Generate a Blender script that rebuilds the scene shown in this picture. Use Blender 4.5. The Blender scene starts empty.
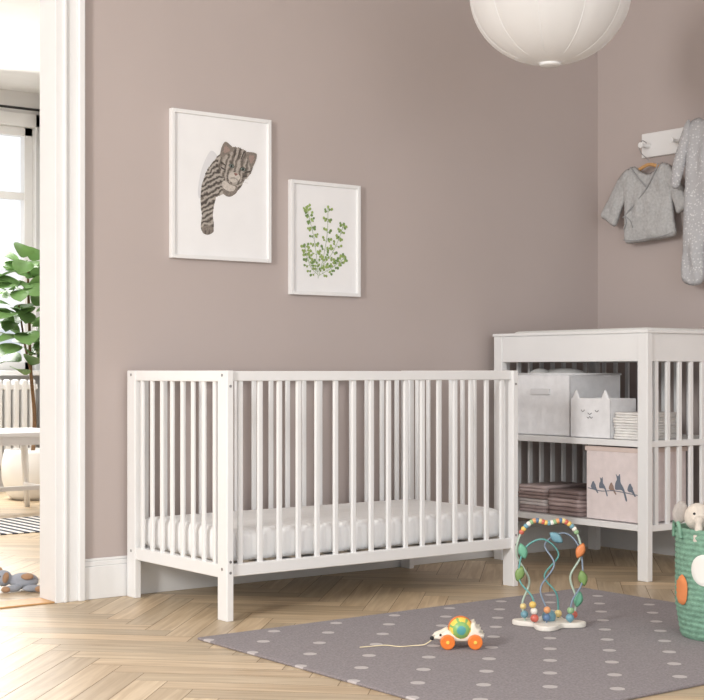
import bpy, bmesh, math, random
from mathutils import Vector, Matrix, Euler, noise
from mathutils.geometry import delaunay_2d_cdt
random.seed(7)
S = bpy.context.scene
COL = S.collection

# ------------------------------------------------------------------ helpers
def lin(c):
    o = []
    for v in c[:3]:
        v = v/255.0
        o.append(v/12.92 if v <= 0.04045 else ((v+0.055)/1.055)**2.4)
    return (o[0], o[1], o[2], 1.0)

def mat(name, rgb, rough=0.5, var=0.0, vscale=8.0, bump=0.0, bscale=60.0, trans=0.0, sheen=0.0, metal=0.0, spec=0.5):
    m = bpy.data.materials.new(name); m.use_nodes = True
    nt = m.node_tree; N = nt.nodes; L = nt.links
    b = N['Principled BSDF']
    b.inputs['Base Color'].default_value = lin(rgb)
    b.inputs['Roughness'].default_value = rough
    b.inputs['Metallic'].default_value = metal
    b.inputs['Specular IOR Level'].default_value = spec
    if sheen: b.inputs['Sheen Weight'].default_value = sheen
    tc = N.new('ShaderNodeTexCoord')
    n = N.new('ShaderNodeTexNoise'); n.inputs['Scale'].default_value = vscale; n.inputs['Detail'].default_value = 4
    L.new(tc.outputs['Object'], n.inputs['Vector'])
    r = N.new('ShaderNodeValToRGB')
    r.color_ramp.elements[0].position = 0.3; r.color_ramp.elements[1].position = 0.7
    v = max(var, 0.008)
    r.color_ramp.elements[0].color = lin([max(0, x*(1-v)) for x in rgb])
    r.color_ramp.elements[1].color = lin([min(255, x*(1+v)) for x in rgb])
    L.new(n.outputs['Fac'], r.inputs['Fac']); L.new(r.outputs['Color'], b.inputs['Base Color'])
    if bump:
        n2 = N.new('ShaderNodeTexNoise'); n2.inputs['Scale'].default_value = bscale; n2.inputs['Detail'].default_value = 6
        L.new(tc.outputs['Object'], n2.inputs['Vector'])
        bp = N.new('ShaderNodeBump'); bp.inputs['Strength'].default_value = bump; bp.inputs['Distance'].default_value = 0.01
        L.new(n2.outputs['Fac'], bp.inputs['Height']); L.new(bp.outputs['Normal'], b.inputs['Normal'])
    if trans:
        t = N.new('ShaderNodeBsdfTranslucent'); t.inputs['Color'].default_value = lin(rgb)
        mx = N.new('ShaderNodeMixShader'); mx.inputs['Fac'].default_value = trans
        out = N['Material Output']
        L.new(b.outputs[0], mx.inputs[1]); L.new(t.outputs[0], mx.inputs[2]); L.new(mx.outputs[0], out.inputs['Surface'])
    return m

def empty(name, loc=(0, 0, 0)):
    e = bpy.data.objects.new(name, None); e.location = loc; e.empty_display_size = 0.1
    COL.objects.link(e); return e

def obj(name, bm, m, parent=None, smooth=False, bevel=0.0, seg=2, subsurf=0):
    me = bpy.data.meshes.new(name); bm.normal_update(); bm.to_mesh(me); bm.free()
    ms = m if isinstance(m, (list, tuple)) else [m]
    for x in ms: me.materials.append(x)
    if smooth:
        for p in me.polygons: p.use_smooth = True
    o = bpy.data.objects.new(name, me); COL.objects.link(o)
    if parent: o.parent = parent
    if bevel:
        md = o.modifiers.new('bevel', 'BEVEL'); md.width = bevel; md.segments = seg; md.limit_method = 'ANGLE'
    if subsurf:
        md = o.modifiers.new('sub', 'SUBSURF'); md.levels = subsurf; md.render_levels = subsurf
    return o

def add_box(bm, lo, hi, M=None):
    vs = []
    for x in (lo[0], hi[0]):
        for y in (lo[1], hi[1]):
            for z in (lo[2], hi[2]):
                p = Vector((x, y, z))
                vs.append(bm.verts.new(M @ p if M else p))
    for f in ((0, 1, 3, 2), (4, 6, 7, 5), (0, 4, 5, 1), (2, 3, 7, 6), (0, 2, 6, 4), (1, 5, 7, 3)):
        bm.faces.new([vs[i] for i in f])

def boxes(name, lst, m, parent=None, bevel=0.002, seg=2, M=None, smooth=False):
    bm = bmesh.new()
    for lo, hi in lst: add_box(bm, lo, hi, M)
    bmesh.ops.recalc_face_normals(bm, faces=bm.faces)
    return obj(name, bm, m, parent, bevel=bevel, seg=seg, smooth=smooth)

def box(name, lo, hi, m, parent=None, bevel=0.002, seg=2, M=None):
    return boxes(name, [(lo, hi)], m, parent, bevel, seg, M)

def catmull(pts, n=8, closed=False):
    P = [Vector(p) for p in pts]; out = []
    k = len(P)
    rng = range(k) if closed else range(k-1)
    for i in rng:
        if closed: p0, p1, p2, p3 = P[(i-1) % k], P[i], P[(i+1) % k], P[(i+2) % k]
        else: p0, p1, p2, p3 = P[max(i-1, 0)], P[i], P[i+1], P[min(i+2, k-1)]
        for j in range(n):
            t = j/n
            out.append(0.5*((2*p1)+(-p0+p2)*t+(2*p0-5*p1+4*p2-p3)*t*t+(-p0+3*p1-3*p2+p3)*t**3))
    if not closed: out.append(P[-1])
    return out

def tube(name, pts, rad, m, parent=None, n=8, sides=8, closed=False, smooth_path=True, bm=None):
    own = bm is None
    if own: bm = bmesh.new()
    P = catmull(pts, n, closed) if smooth_path else [Vector(p) for p in pts]
    K = len(P); rings = []
    up = None
    for i, p in enumerate(P):
        a = P[(i-1) % K] if (closed or i > 0) else p
        b = P[(i+1) % K] if (closed or i < K-1) else p
        t = (b-a)
        t = t.normalized() if t.length > 1e-9 else Vector((0, 0, 1))
        if up is None:
            up = Vector((0, 0, 1)) if abs(t.z) < 0.9 else Vector((1, 0, 0))
        s = t.cross(up)
        if s.length < 1e-6: s = t.cross(Vector((0, 1, 0)))
        s.normalize(); up = s.cross(t).normalized()
        r = rad(i/(K-1)) if callable(rad) else rad
        rings.append([bm.verts.new(p+(s*math.cos(2*math.pi*k/sides)+up*math.sin(2*math.pi*k/sides))*r) for k in range(sides)])
    for i in range(K if closed else K-1):
        A, B = rings[i], rings[(i+1) % K]
        for k in range(sides):
            bm.faces.new((A[k], A[(k+1) % sides], B[(k+1) % sides], B[k]))
    if not closed:
        bm.faces.new(rings[0]); bm.faces.new(rings[-1][::-1])
    if own:
        bmesh.ops.recalc_face_normals(bm, faces=bm.faces)
        return obj(name, bm, m, parent, smooth=True)

def lathe(name, prof, center, m, parent=None, seg=48, rib=None, smooth=True, closed_ends=False):
    bm = bmesh.new(); rings = []
    for (r, z) in prof:
        ring = []
        for k in range(seg):
            a = 2*math.pi*k/seg
            rr = r*(rib(a, z) if rib else 1)
            ring.append(bm.verts.new((center[0]+rr*math.cos(a), center[1]+rr*math.sin(a), center[2]+z)))
        rings.append(ring)
    for i in range(len(rings)-1):
        A, B = rings[i], rings[i+1]
        for k in range(seg): bm.faces.new((A[k], A[(k+1) % seg], B[(k+1) % seg], B[k]))
    if closed_ends:
        bm.faces.new(rings[0][::-1]); bm.faces.new(rings[-1])
    bmesh.ops.recalc_face_normals(bm, faces=bm.faces)
    return obj(name, bm, m, parent, smooth=smooth)

def add_ell(bm, c, r, rot=(0, 0, 0), sub=3):
    M = Matrix.Translation(c) @ Euler(rot).to_matrix().to_4x4() @ Matrix.Diagonal((r[0], r[1], r[2], 1))
    bmesh.ops.create_icosphere(bm, subdivisions=sub, radius=1, matrix=M)

def ell(name, c, r, m, parent=None, rot=(0, 0, 0), sub=3, M=None):
    bm = bmesh.new(); add_ell(bm, c, r, rot, sub)
    if M: bm.transform(M)
    return obj(name, bm, m, parent, smooth=True)

def blob(name, ells, m, parent=None, voxel=0.006, M=None, sm=4):
    bm = bmesh.new()
    for e in ells: add_ell(bm, e[0], e[1], e[2] if len(e) > 2 else (0, 0, 0))
    if M: bm.transform(M)
    o = obj(name, bm, m, parent, smooth=True)
    r = o.modifiers.new('remesh', 'REMESH'); r.mode = 'VOXEL'; r.voxel_size = voxel; r.use_smooth_shade = True
    s = o.modifiers.new('smooth', 'SMOOTH'); s.iterations = sm; s.factor = 0.6
    return o

def cyl(name, c, r, h, axis, m, parent=None, seg=24, bevel=0.001):
    bm = bmesh.new()
    q = Vector((0, 0, 1)).rotation_difference(Vector(axis)).to_matrix().to_4x4()
    bmesh.ops.create_cone(bm, cap_ends=True, segments=seg, radius1=r, radius2=r, depth=h, matrix=Matrix.Translation(c) @ q)
    return obj(name, bm, m, parent, bevel=bevel)

def inside(p, poly):
    c = False; j = len(poly)-1
    for i in range(len(poly)):
        xi, yi = poly[i]; xj, yj = poly[j]
        if (yi > p[1]) != (yj > p[1]) and p[0] < (xj-xi)*(p[1]-yi)/(yj-yi)+xi: c = not c
        j = i
    return c
def pdist(p, poly):
    d = 1e9
    for i in range(len(poly)):
        a = poly[i]; b = poly[(i+1) % len(poly)]
        dx, dy = b[0]-a[0], b[1]-a[1]; L2 = dx*dx+dy*dy
        t = 0 if L2 == 0 else max(0, min(1, ((p[0]-a[0])*dx+(p[1]-a[1])*dy)/L2))
        d = min(d, math.hypot(p[0]-a[0]-t*dx, p[1]-a[1]-t*dy))
    return d

def pillow(name, outline, depth, R, res, m, fn, parent=None, back=0.5, wr=0.0, wf=20, curve=True):
    if curve: pl = [(v.x, v.y) for v in catmull([(a, b, 0) for a, b in outline], 6, True)]
    else: pl = list(outline)
    dense = []
    for i in range(len(pl)):
        a = pl[i]; b = pl[(i+1) % len(pl)]
        k = max(1, int(math.hypot(b[0]-a[0], b[1]-a[1])/res))
        for j in range(k): dense.append((a[0]+(b[0]-a[0])*j/k, a[1]+(b[1]-a[1])*j/k))
    nb = len(dense)
    pts = [Vector(p) for p in dense]
    xs = [p[0] for p in dense]; ys = [p[1] for p in dense]
    y = min(ys); row = 0
    while y < max(ys):
        x = min(xs)+(row % 2)*res/2
        while x < max(xs):
            if inside((x, y), dense) and pdist((x, y), pl) > res*0.5: pts.append(Vector((x, y)))
            x += res
        y += res*0.87; row += 1
    edges = [(i, (i+1) % nb) for i in range(nb)]
    V, E, F, *_ = delaunay_2d_cdt(pts, edges, [], 1, 1e-7)
    bm = bmesh.new(); fr = []; bk = []
    for v in V:
        d = pdist((v.x, v.y), pl); t = min(d/R, 1)
        h = math.sqrt(max(0, 1-(1-t)**2))
        w = wr*min(1, d/(R*0.5))*noise.noise(Vector((v.x*wf, v.y*wf*0.45, 3.3))) if wr else 0
        fr.append(bm.verts.new(fn(v.x, v.y, depth*h+w)))
        if back: bk.append(bm.verts.new(fn(v.x, v.y, -depth*back*h)))
    for f in F:
        try: bm.faces.new([fr[i] for i in f])
        except Exception: pass
        if back:
            try: bm.faces.new([bk[i] for i in reversed(f)])
            except Exception: pass
    if back:
        bmesh.ops.remove_doubles(bm, verts=bm.verts, dist=1e-5)
    bmesh.ops.recalc_face_normals(bm, faces=bm.faces)
    return obj(name, bm, m, parent, smooth=True)

# ------------------------------------------------------------------ materials
M_wall = mat('greige_wall_paint', (187, 175, 171), 0.85, 0.01, 2, 0.03, 250)
M_white = mat('white_lacquer', (238, 238, 238), 0.35, 0.006, 5)
M_trim = mat('white_trim_paint', (234, 234, 234), 0.45, 0.006, 5)
M_ceil = mat('ceiling_paint', (238, 238, 238), 0.9, 0.01)
M_farwall = mat('far_room_wall_paint', (222, 221, 220), 0.9, 0.01)
M_paper = mat('print_paper', (243, 243, 244), 0.6, 0.004)
M_linen = mat('mattress_linen', (244, 244, 244), 0.9, 0.01, 10, 0.15, 90)
M_black = mat('black_plastic', (25, 24, 24), 0.4)
M_steel = mat('brushed_steel', (170, 170, 172), 0.35, metal=0.9)
M_wood = mat('beech_wood', (206, 160, 108), 0.5, 0.06, 20)
M_gap = mat('floor_gap', (140, 116, 90), 0.8)

def floor_material():
    m = bpy.data.materials.new('oak_herringbone'); m.use_nodes = True
    N = m.node_tree.nodes; L = m.node_tree.links; b = N['Principled BSDF']
    at = N.new('ShaderNodeAttribute'); at.attribute_name = 'plank'
    uv = N.new('ShaderNodeUVMap'); uv.uv_map = 'UVMap'
    mp = N.new('ShaderNodeMapping'); mp.inputs['Scale'].default_value = (2.0, 30, 1)
    L.new(uv.outputs[0], mp.inputs['Vector'])
    n = N.new('ShaderNodeTexNoise'); n.inputs['Scale'].default_value = 1.6; n.inputs['Detail'].default_value = 6
    n.inputs['Distortion'].default_value = 0.6
    L.new(mp.outputs[0], n.inputs['Vector'])
    r = N.new('ShaderNodeValToRGB')
    r.color_ramp.elements[0].position = 0.3; r.color_ramp.elements[0].color = lin((190, 166, 134))
    r.color_ramp.elements[1].position = 0.7; r.color_ramp.elements[1].color = lin((222, 202, 172))
    L.new(n.outputs['Fac'], r.inputs['Fac'])
    mx = N.new('ShaderNodeMix'); mx.data_type = 'RGBA'; mx.blend_type = 'MULTIPLY'; mx.inputs[0].default_value = 1
    L.new(r.outputs['Color'], mx.inputs[6]); L.new(at.outputs['Color'], mx.inputs[7])
    L.new(mx.outputs[2], b.inputs['Base Color'])
    b.inputs['Roughness'].default_value = 0.40
    bp = N.new('ShaderNodeBump'); bp.inputs['Strength'].default_value = 0.08; bp.inputs['Distance'].default_value = 0.004
    L.new(n.outputs['Fac'], bp.inputs['Height']); L.new(bp.outputs['Normal'], b.inputs['Normal'])
    return m
M_floor = floor_material()

# ------------------------------------------------------------------ room shell
YW = 4.585; XR = 4.89; H = 2.72; YF = 9.3; XL = -2.0; YB = -1.2; WT = 0.100

def build_floor():
    W, Lp = 0.088, 0.53; g = 0.0009
    bm = bmesh.new(); uvl = bm.loops.layers.uv.new('UVMap'); cl = bm.loops.layers.float_color.new('plank')
    c = Vector((1.5, 4.0)); ca = math.cos(math.radians(45)); sa = math.sin(math.radians(45))
    def addp(x0, y0, x1, y1, hor):
        cc = Vector(((x0+x1)/2*ca-(y0+y1)/2*sa, (x0+x1)/2*sa+(y0+y1)/2*ca))+c
        if cc.x < XL-.5 or cc.x > XR+.7 or cc.y < YB-.5 or cc.y > YF+.5: return
        t = random.uniform(0.76, 1.06); w = random.uniform(-0.02, 0.02); ox, oy = random.random()*50, random.random()*50
        q = [(x0+g, y0+g), (x1-g, y0+g), (x1-g, y1-g), (x0+g, y1-g)]
        vs = [bm.verts.new((a*ca-b*sa+c.x, a*sa+b*ca+c.y, 0)) for a, b in q]
        f = bm.faces.new(vs)
        for lp, (a, b) in zip(f.loops, q):
            lp[uvl].uv = ((a if hor else b)+ox, (b if hor else a)+oy)
            lp[cl] = (t+w, t, t-w, 1)
    for k in range(-140, 141):
        for j in range(-14, 15):
            ox = k*W+j*Lp; oy = k*W-j*Lp
            addp(ox, oy, ox+Lp, oy+W, True)
            addp(ox, oy+W, ox+W, oy+W+Lp, False)
    for co, no in (((XL, 0, 0), (-1, 0, 0)), ((XR+.12, 0, 0), (1, 0, 0)), ((0, YB, 0), (0, -1, 0)), ((0, YF, 0), (0, 1, 0))):
        bmesh.ops.bisect_plane(bm, geom=bm.verts[:]+bm.edges[:]+bm.faces[:], plane_co=co, plane_no=no, clear_outer=True)
    vs = [bm.verts.new(p) for p in ((XL, YB, -.0015), (XR+.12, YB, -.0015), (XR+.12, YF, -.0015), (XL, YF, -.0015))]
    f = bm.faces.new(vs); f.material_index = 1
    obj('floor', bm, [M_floor, M_gap])
build_floor()

DL, DR, DH = 1.28, 2.205, 2.27
boxes('wall_back', [((DR, YW, 0), (XR+.12, YW+WT, H)), ((XL, YW, 0), (DL, YW+WT, H)), ((DL, YW, DH), (DR, YW+WT, H))], M_wall, bevel=0)
box('wall_right', (XR, YB, 0), (XR+.12, YW, H), M_wall, bevel=0)
box('ceiling', (XL, YB, H), (XR+.12, YF, H+.08), M_ceil, bevel=0)
# far room
WX0, WX1, WZ0, WZ1 = 2.9, 4.30, 0.80, 2.48
boxes('wall_far_room', [((XL, YF, 0), (WX0, YF+.2, H)), ((WX1, YF, 0), (XR+.12, YF+.2, H)),
      ((WX0, YF, 0), (WX1, YF+.2, WZ0)), ((WX0, YF, WZ1), (WX1, YF+.2, H))], M_farwall, bevel=0)
box('wall_far_room_side', (XR, YW+WT, 0), (XR+.12, YF, H), M_farwall, bevel=0)
# door casing / jambs
CW = .092
t = empty('door_1')
boxes('casing', [((DR-.005, YW-.016, 0), (DR+CW, YW, DH+CW)), ((DL-CW, YW-.016, 0), (DL+.005, YW, DH+CW)), ((DL-.005, YW-.016, DH-.005), (DR+.005, YW, DH+CW))], M_trim, t, 0.003)
boxes('casing_moulding', [((DR+.014, YW-.026, 0), (DR+.026, YW-.015, DH+.014)), ((DR+CW-.024, YW-.030, 0), (DR+CW, YW-.015, DH+CW)),
      ((DL-CW, YW-.030, 0), (DL-CW+.024, YW-.015, DH+CW)), ((DL-CW, YW-.030, DH+CW-.024), (DR+CW, YW-.015, DH+CW))], M_trim, t, 0.004, 3)
boxes('jamb', [((DR-.014, YW-.016, 0), (DR, YW+WT+.012, DH)), ((DL, YW-.016, 0), (DL+.014, YW+WT+.012, DH)), ((DL, YW-.016, DH-.014), (DR, YW+WT+.012, DH))], M_trim, t, 0.002)
boxes('far_casing', [((DR, YW+WT, 0), (DR+CW, YW+WT+.012, DH+CW)), ((DL-CW, YW+WT, 0), (DL, YW+WT+.012, DH+CW))], M_trim, t, 0.003)
box('threshold', (DL+.014, YW-.01, 0.0003), (DR-.014, YW+WT+.01, 0.006), M_wood, t, 0.002)
# baseboards
def baseboard(name, lst):
    boxes(name, lst, M_trim, None, 0.003, 3)
baseboard('baseboard_back', [((DR+CW, YW-.014, 0), (XR, YW, .115)), ((DR+CW, YW-.010, .115), (XR, YW, .132)), ((DR+CW, YW-.006, .132), (XR, YW, .142))])
baseboard('baseboard_right', [((XR-.014, YB, 0), (XR, YW-.014, .115)), ((XR-.010, YB, .115), (XR, YW-.010, .132)), ((XR-.006, YB, .132), (XR, YW-.006, .142))])
baseboard('baseboard_far', [((XL, YF-.014, 0), (XR, YF, .12))])
# window far room
w = empty('window_1')
fr = 0.06
boxes('frame', [((WX0, YF+.03, WZ0), (WX0+fr, YF+.10, WZ1)), ((WX1-fr, YF+.03, WZ0), (WX1, YF+.10, WZ1)),
      ((WX0, YF+.03, WZ0), (WX1, YF+.10, WZ0+fr)), ((WX0, YF+.03, WZ1-fr), (WX1, YF+.10, WZ1)),
      ((WX0+.64, YF+.03, WZ0), (WX0+.76, YF+.10, WZ1)), ((WX0, YF+.04, 1.98), (WX1, YF+.09, 2.03)),
      ((WX0, YF+.05, 1.40), (WX1, YF+.08, 1.425))], M_trim, w, 0.004)
boxes('window_casing', [((WX0-.10, YF-.02, WZ0-.02), (WX0, YF, WZ1+.09)), ((WX1, YF-.02, WZ0-.02), (WX1+.09, YF, WZ1+.09)), ((WX0-.10, YF-.02, WZ1), (WX1+.09, YF, WZ1+.09))], M_trim, w, 0.004)
box('sill', (WX0-.1, YF-.09, WZ0-.035), (WX1+.09, YF+.03, WZ0), M_trim, w, 0.005)

# facade across the street
M_fac = mat('street_facade', (250, 249, 247), 0.9, 0.02)
M_facw = mat('street_facade_windows', (220, 225, 230), 0.6)
fc = empty('street_building')
box('facade', (6, 24, -6), (22, 25, 2.6), M_fac, fc, 0)
boxes('facade_windows', [((6.6+i*1.9, 23.95, -5+j*2.5), (7.5+i*1.9, 24.0, -3.5+j*2.5)) for i in range(8) for j in range(3)], M_facw, fc, 0)

# curtain + rod
M_curt = mat('grey_curtain', (188, 189, 193), 0.9, 0.03, 12, trans=0.3)
bm = bmesh.new(); top = []; bot = []
for i in range(81):
    x = 4.30+0.40*i/80; y = YF-.10+0.022*math.sin(i*0.75)
    top.append(bm.verts.new((x, y, 2.575))); bot.append(bm.verts.new((x, y+.004*math.sin(i), 0.03)))
for i in range(80): bm.faces.new((top[i], top[i+1], bot[i+1], bot[i]))
cu = empty('window_curtain')
obj('curtain_cloth', bm, M_curt, cu, smooth=True)
tube('curtain_rod', [(2.6, YF-.10, 2.585), (4.80, YF-.10, 2.585)], .009, M_black, cu, smooth_path=False)
boxes('rod_brackets', [((2.72, YF-.11, 2.57), (2.74, YF, 2.60)), ((4.74, YF-.11, 2.57), (4.76, YF, 2.60))], M_black, cu)
# radiator
ra = empty('radiator')
boxes('radiator_columns', [((3.0+i*.06, YF-.155, .16), (3.042+i*.06, YF-.095, .74)) for i in range(21)], M_trim, ra, 0.015, 3)
boxes('radiator_rails', [((2.99, YF-.145, .19), (4.26, YF-.105, .23)), ((2.99, YF-.145, .67), (4.26, YF-.105, .71)), ((3.2, YF-.105, .4), (3.23, YF-.015, .43)), ((4.0, YF-.105, .4), (4.03, YF-.015, .43))], M_trim, ra, 0.008)

# ------------------------------------------------------------------ far room furniture
def far_room():
    st = empty('side_table')
    cx, cy = 3.24, 7.66
    box('tabletop', (cx-.42, cy-.3, .438), (cx+.42, cy+.3, .463), M_white, st, 0.006)
    boxes('apron', [((cx-.36, cy-.25, .39), (cx+.36, cy-.23, .439)), ((cx-.36, cy+.23, .39), (cx+.36, cy+.25, .439)),
          ((cx-.36, cy-.25, .39), (cx-.34, cy+.25, .439)), ((cx+.34, cy-.25, .39), (cx+.36, cy+.25, .439)),
          ((cx-.36, cy-.02, .12), (cx+.36, cy+.02, .145)), ((cx-.36, cy-.24, .12), (cx-.34, cy+.24, .145)), ((cx+.34, cy-.24, .12), (cx+.36, cy+.24, .145))], M_white, st, 0.002)
    for i, (sx, sy) in enumerate(((-1, -1), (1, -1), (-1, 1), (1, 1))):
        tube('leg_%d' % (i+1), [(cx+sx*.34, cy+sy*.235, .439), (cx+sx*.38, cy+sy*.265, 0.0)], lambda t: .024-.008*t, M_white, st, smooth_path=False, sides=12)
    m = bpy.data.materials.new('striped_cotton'); m.use_nodes = True
    N = m.node_tree.nodes; L = m.node_tree.links
    tc = N.new('ShaderNodeTexCoord'); wv = N.new('ShaderNodeTexWave'); wv.bands_direction = 'X'; wv.inputs['Scale'].default_value = 5.2; wv.wave_profile = 'SIN'
    r = N.new('ShaderNodeValToRGB'); r.color_ramp.interpolation = 'CONSTANT'; r.color_ramp.elements[0].color = lin((70, 74, 84)); r.color_ramp.elements[1].position = .5; r.color_ramp.elements[1].color = lin((235, 232, 226))
    L.new(tc.outputs['Object'], wv.inputs['Vector']); L.new(wv.outputs['Fac'], r.inputs['Fac']); L.new(r.outputs['Color'], N['Principled BSDF'].inputs['Base Color'])
    N['Principled BSDF'].inputs['Roughness'].default_value = .95
    box('striped_rug', (2.0, 6.62, 0.0005), (4.2, 7.32, .006), m, None, .002)
    # plant
    pl = empty('potted_fiddle_leaf_fig')
    px, py = 3.86, 8.38
    M_pot = mat('white_ceramic', (238, 237, 234), 0.3)
    lathe('pot', [(.02, .0), (.12, .0), (.155, .03), (.185, .12), (.19, .2), (.175, .29), (.165, .31), (.155, .31), (.16, .28), (.15, .26), (.01, .26)], (px, py, 0.0), M_pot, pl)
    tube('trunk', [(px, py, .24), (px+.015, py, .5), (px-.01, py, .8), (px-.02, py, 1.1), (px-.03, py, 1.42)], lambda t: .014-.006*t, mat('bark', (120, 92, 66), .9, .1, 40, .4), pl)
    tube('branch', [(px-.01, py, .8), (px-.07, py-.05, .95), (px-.13, py-.09, 1.2)], lambda t: .009-.004*t, bpy.data.materials['bark'], pl)
    M_leaf = mat('fig_leaf', (98, 130, 76), 0.4, 0.2, 6, trans=.25)
    bm = bmesh.new()
    for i in range(80):
        z = random.uniform(.76, 1.5); az = random.uniform(0, 6.28)
        L0 = random.uniform(.12, .19); W0 = L0*.42
        bx = px-.03-(.08 if i % 3 == 0 else 0)*min(1, (z-.72)*2)
        base = Vector((bx, py-(.05 if i % 3 == 0 else 0), z))+Vector((math.cos(az), math.sin(az), 0))*.06
        rt = Matrix.Rotation(az, 4, 'Z') @ Matrix.Rotation(-random.uniform(-.3, .9), 4, 'Y') @ Matrix.Rotation(random.uniform(-.6, .6), 4, 'X')
        rows = []
        for a in range(9):
            u = a/8; wd = W0*math.sin(math.pi*min(1, u**1.0*.97+.03))**.6*(0.75+.5*u)
            rows.append([bm.verts.new(base+rt @ Vector((u*L0, s*wd, -.35*L0*u*u+.18*wd*abs(s)))) for s in (-1, -.5, 0, .5, 1)])
        for a in range(8):
            for s in range(4): bm.faces.new((rows[a][s], rows[a+1][s], rows[a+1][s+1], rows[a][s+1]))
    obj('leaves', bm, M_leaf, pl, smooth=True)
    # plush toy dog lying in the doorway
    d = empty('plush_puppy')
    MT = Matrix.Translation((2.205, 4.93, 0)) @ Matrix.Rotation(math.radians(-37), 4, 'Z')
    M_pg = mat('grey_blue_plush', (160, 165, 176), .95, .05, 30, .5, 300, sheen=.2)
    M_pb = mat('tan_plush', (172, 136, 106), .95, .05, 30, .5, 300, sheen=.2)
    blob('body', [((.03, 0, .035), (.055, .035, .030)), ((-.042, -.01, .046), (.032, .030, .030)), ((-.066, -.028, .036), (.020, .018, .016)), ((.0, -.048, .014), (.035, .013, .013), (0, 0, .6)), ((.07, -.04, .014), (.035, .013, .013), (0, 0, .3))], M_pg, d, .003, MT, 2)
    blob('ears', [((-.026, -.040, .052), (.012, .009, .024), (.3, 0.3, 0)), ((-.060, .018, .060), (.012, .009, .024))], M_pb, d, .003, MT)
    blob('paws', [((-.02, -.066, .013), (.017, .014, .012)), ((.098, -.052, .013), (.017, .014, .012)), ((.05, -.03, .055), (.024, .016, .010), (.5, 0, 0))], M_pb, d, .003, MT)
    for i, (a, b) in enumerate(((-.048, -.040), (-.068, -.030))):
        ell('eye_%d' % i, (a, b, .056), (.0035, .0035, .0035), M_black, d, M=MT)
    ell('nose', (-.078, -.044, .038), (.006, .005, .005), M_black, d, M=MT)
far_room()

# ------------------------------------------------------------------ crib
def crib():
    c = empty('baby_crib')
    X0, X1, Y0, Y1, Z = 2.462, 3.735, 3.900, 4.562, .80
    lx, ly = .025, .058
    legs = []
    for x in (X0, X1-lx):
        for y in (Y0, Y1-ly): legs.append(((x, y, 0), (x+lx, y+ly, Z)))
    boxes('legs', legs, M_white, c, .003, 3)
    L = []
    for x in (X0, X1-lx):
        L += [((x+.003, Y0+ly, Z-.036), (x+lx-.003, Y1-ly, Z)), ((x+.003, Y0+ly, .135), (x+lx-.003, Y1-ly, .178))]
        n = 8; span = (Y1-Y0-2*ly)
        for i in range(n):
            y = Y0+ly+span*(i+.5)/n
            L.append(((x+.007, y-.009, .17), (x+lx-.007, y+.009, Z-.03)))
    boxes('end_panels', L, M_white, c, .003, 2)
    L = []
    for y in (Y0+.012, Y1-.034):
        L += [((X0+lx, y, Z-.034), (X1-lx, y+.022, Z-.002)), ((X0+lx, y, .140), (X1-lx, y+.022, .180))]
        n = 16; span = X1-X0-2*lx
        for i in range(n):
            x = X0+lx+span*(i+.5)/n
            L.append(((x-.009, y+.005, .17), (x+.009, y+.017, Z-.03)))
    boxes('side_rails', L, M_white, c, .003, 2)
    L = [((X0+lx, Y0+.034, .150), (X1-lx, Y0+.054, .166)), ((X0+lx, Y1-.054, .150), (X1-lx, Y1-.034, .166))]
    for i in range(12):
        x = X0+.06+i*.099; L.append(((x, Y0+.036, .160), (x+.06, Y1-.036, .172)))
    boxes('slatted_base', L, M_white, c, .002)
    bolts = bmesh.new()
    for y in (Y0+.03, Y1-.03):
        for z in (.785, .165):
            bmesh.ops.create_cone(bolts, cap_ends=True, segments=16, radius1=.005, radius2=.005, depth=.002, matrix=Matrix.Translation((X0, y, z)) @ Matrix.Rotation(math.pi/2, 4, 'Y'))
    for x in (X0+.0125, X1-.0125):
        for z in (.75, .19, .155):
            bmesh.ops.create_cone(bolts, cap_ends=True, segments=16, radius1=.0045, radius2=.0045, depth=.002, matrix=Matrix.Translation((x, Y0, z)) @ Matrix.Rotation(math.pi/2, 4, 'X'))
    obj('bolts', bolts, M_steel, c)
    mt = empty('crib_mattress')
    a0, a1, b0, b1, z0, z1 = X0+.034, X1-.034, Y0+.040, Y1-.040, .173, .290
    bm = bmesh.new(); nx, K = 240, 44
    rings = []
    for i in range(nx+1):
        u = i/nx; x = a0+(a1-a0)*u
        e = min(x-a0, a1-x); sh = 1 if e > .02 else math.sqrt(max(0, 1-(1-e/.02)**2))
        ring = []
        hy = (b1-b0)/2; hz = (z1-z0)/2; cy = (b0+b1)/2; cz = (z0+z1)/2
        chan = .0035*abs(math.sin(math.pi*(x-a0)/.030))
        for k in range(K):
            th = 2*math.pi*k/K; cs, sn = math.cos(th), math.sin(th)
            yy = math.copysign(abs(cs)**.22, cs); zz = math.copysign(abs(sn)**.35, sn)
            ring.append(bm.verts.new((x, cy+yy*(hy-.005+chan)*(.97+.03*sh), cz+zz*(hz-.003+(chan*.35 if zz > 0 else 0))*(.6+.4*sh))))
        rings.append(ring)
    for i in range(nx):
        for k in range(K): bm.faces.new((rings[i][k], rings[i][(k+1) % K], rings[i+1][(k+1) % K], rings[i+1][k]))
    bm.faces.new(rings[0]); bm.faces.new(rings[-1][::-1])
    bmesh.ops.recalc_face_normals(bm, faces=bm.faces)
    obj('mattress_body', bm, M_linen, mt, smooth=True)
crib()

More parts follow.
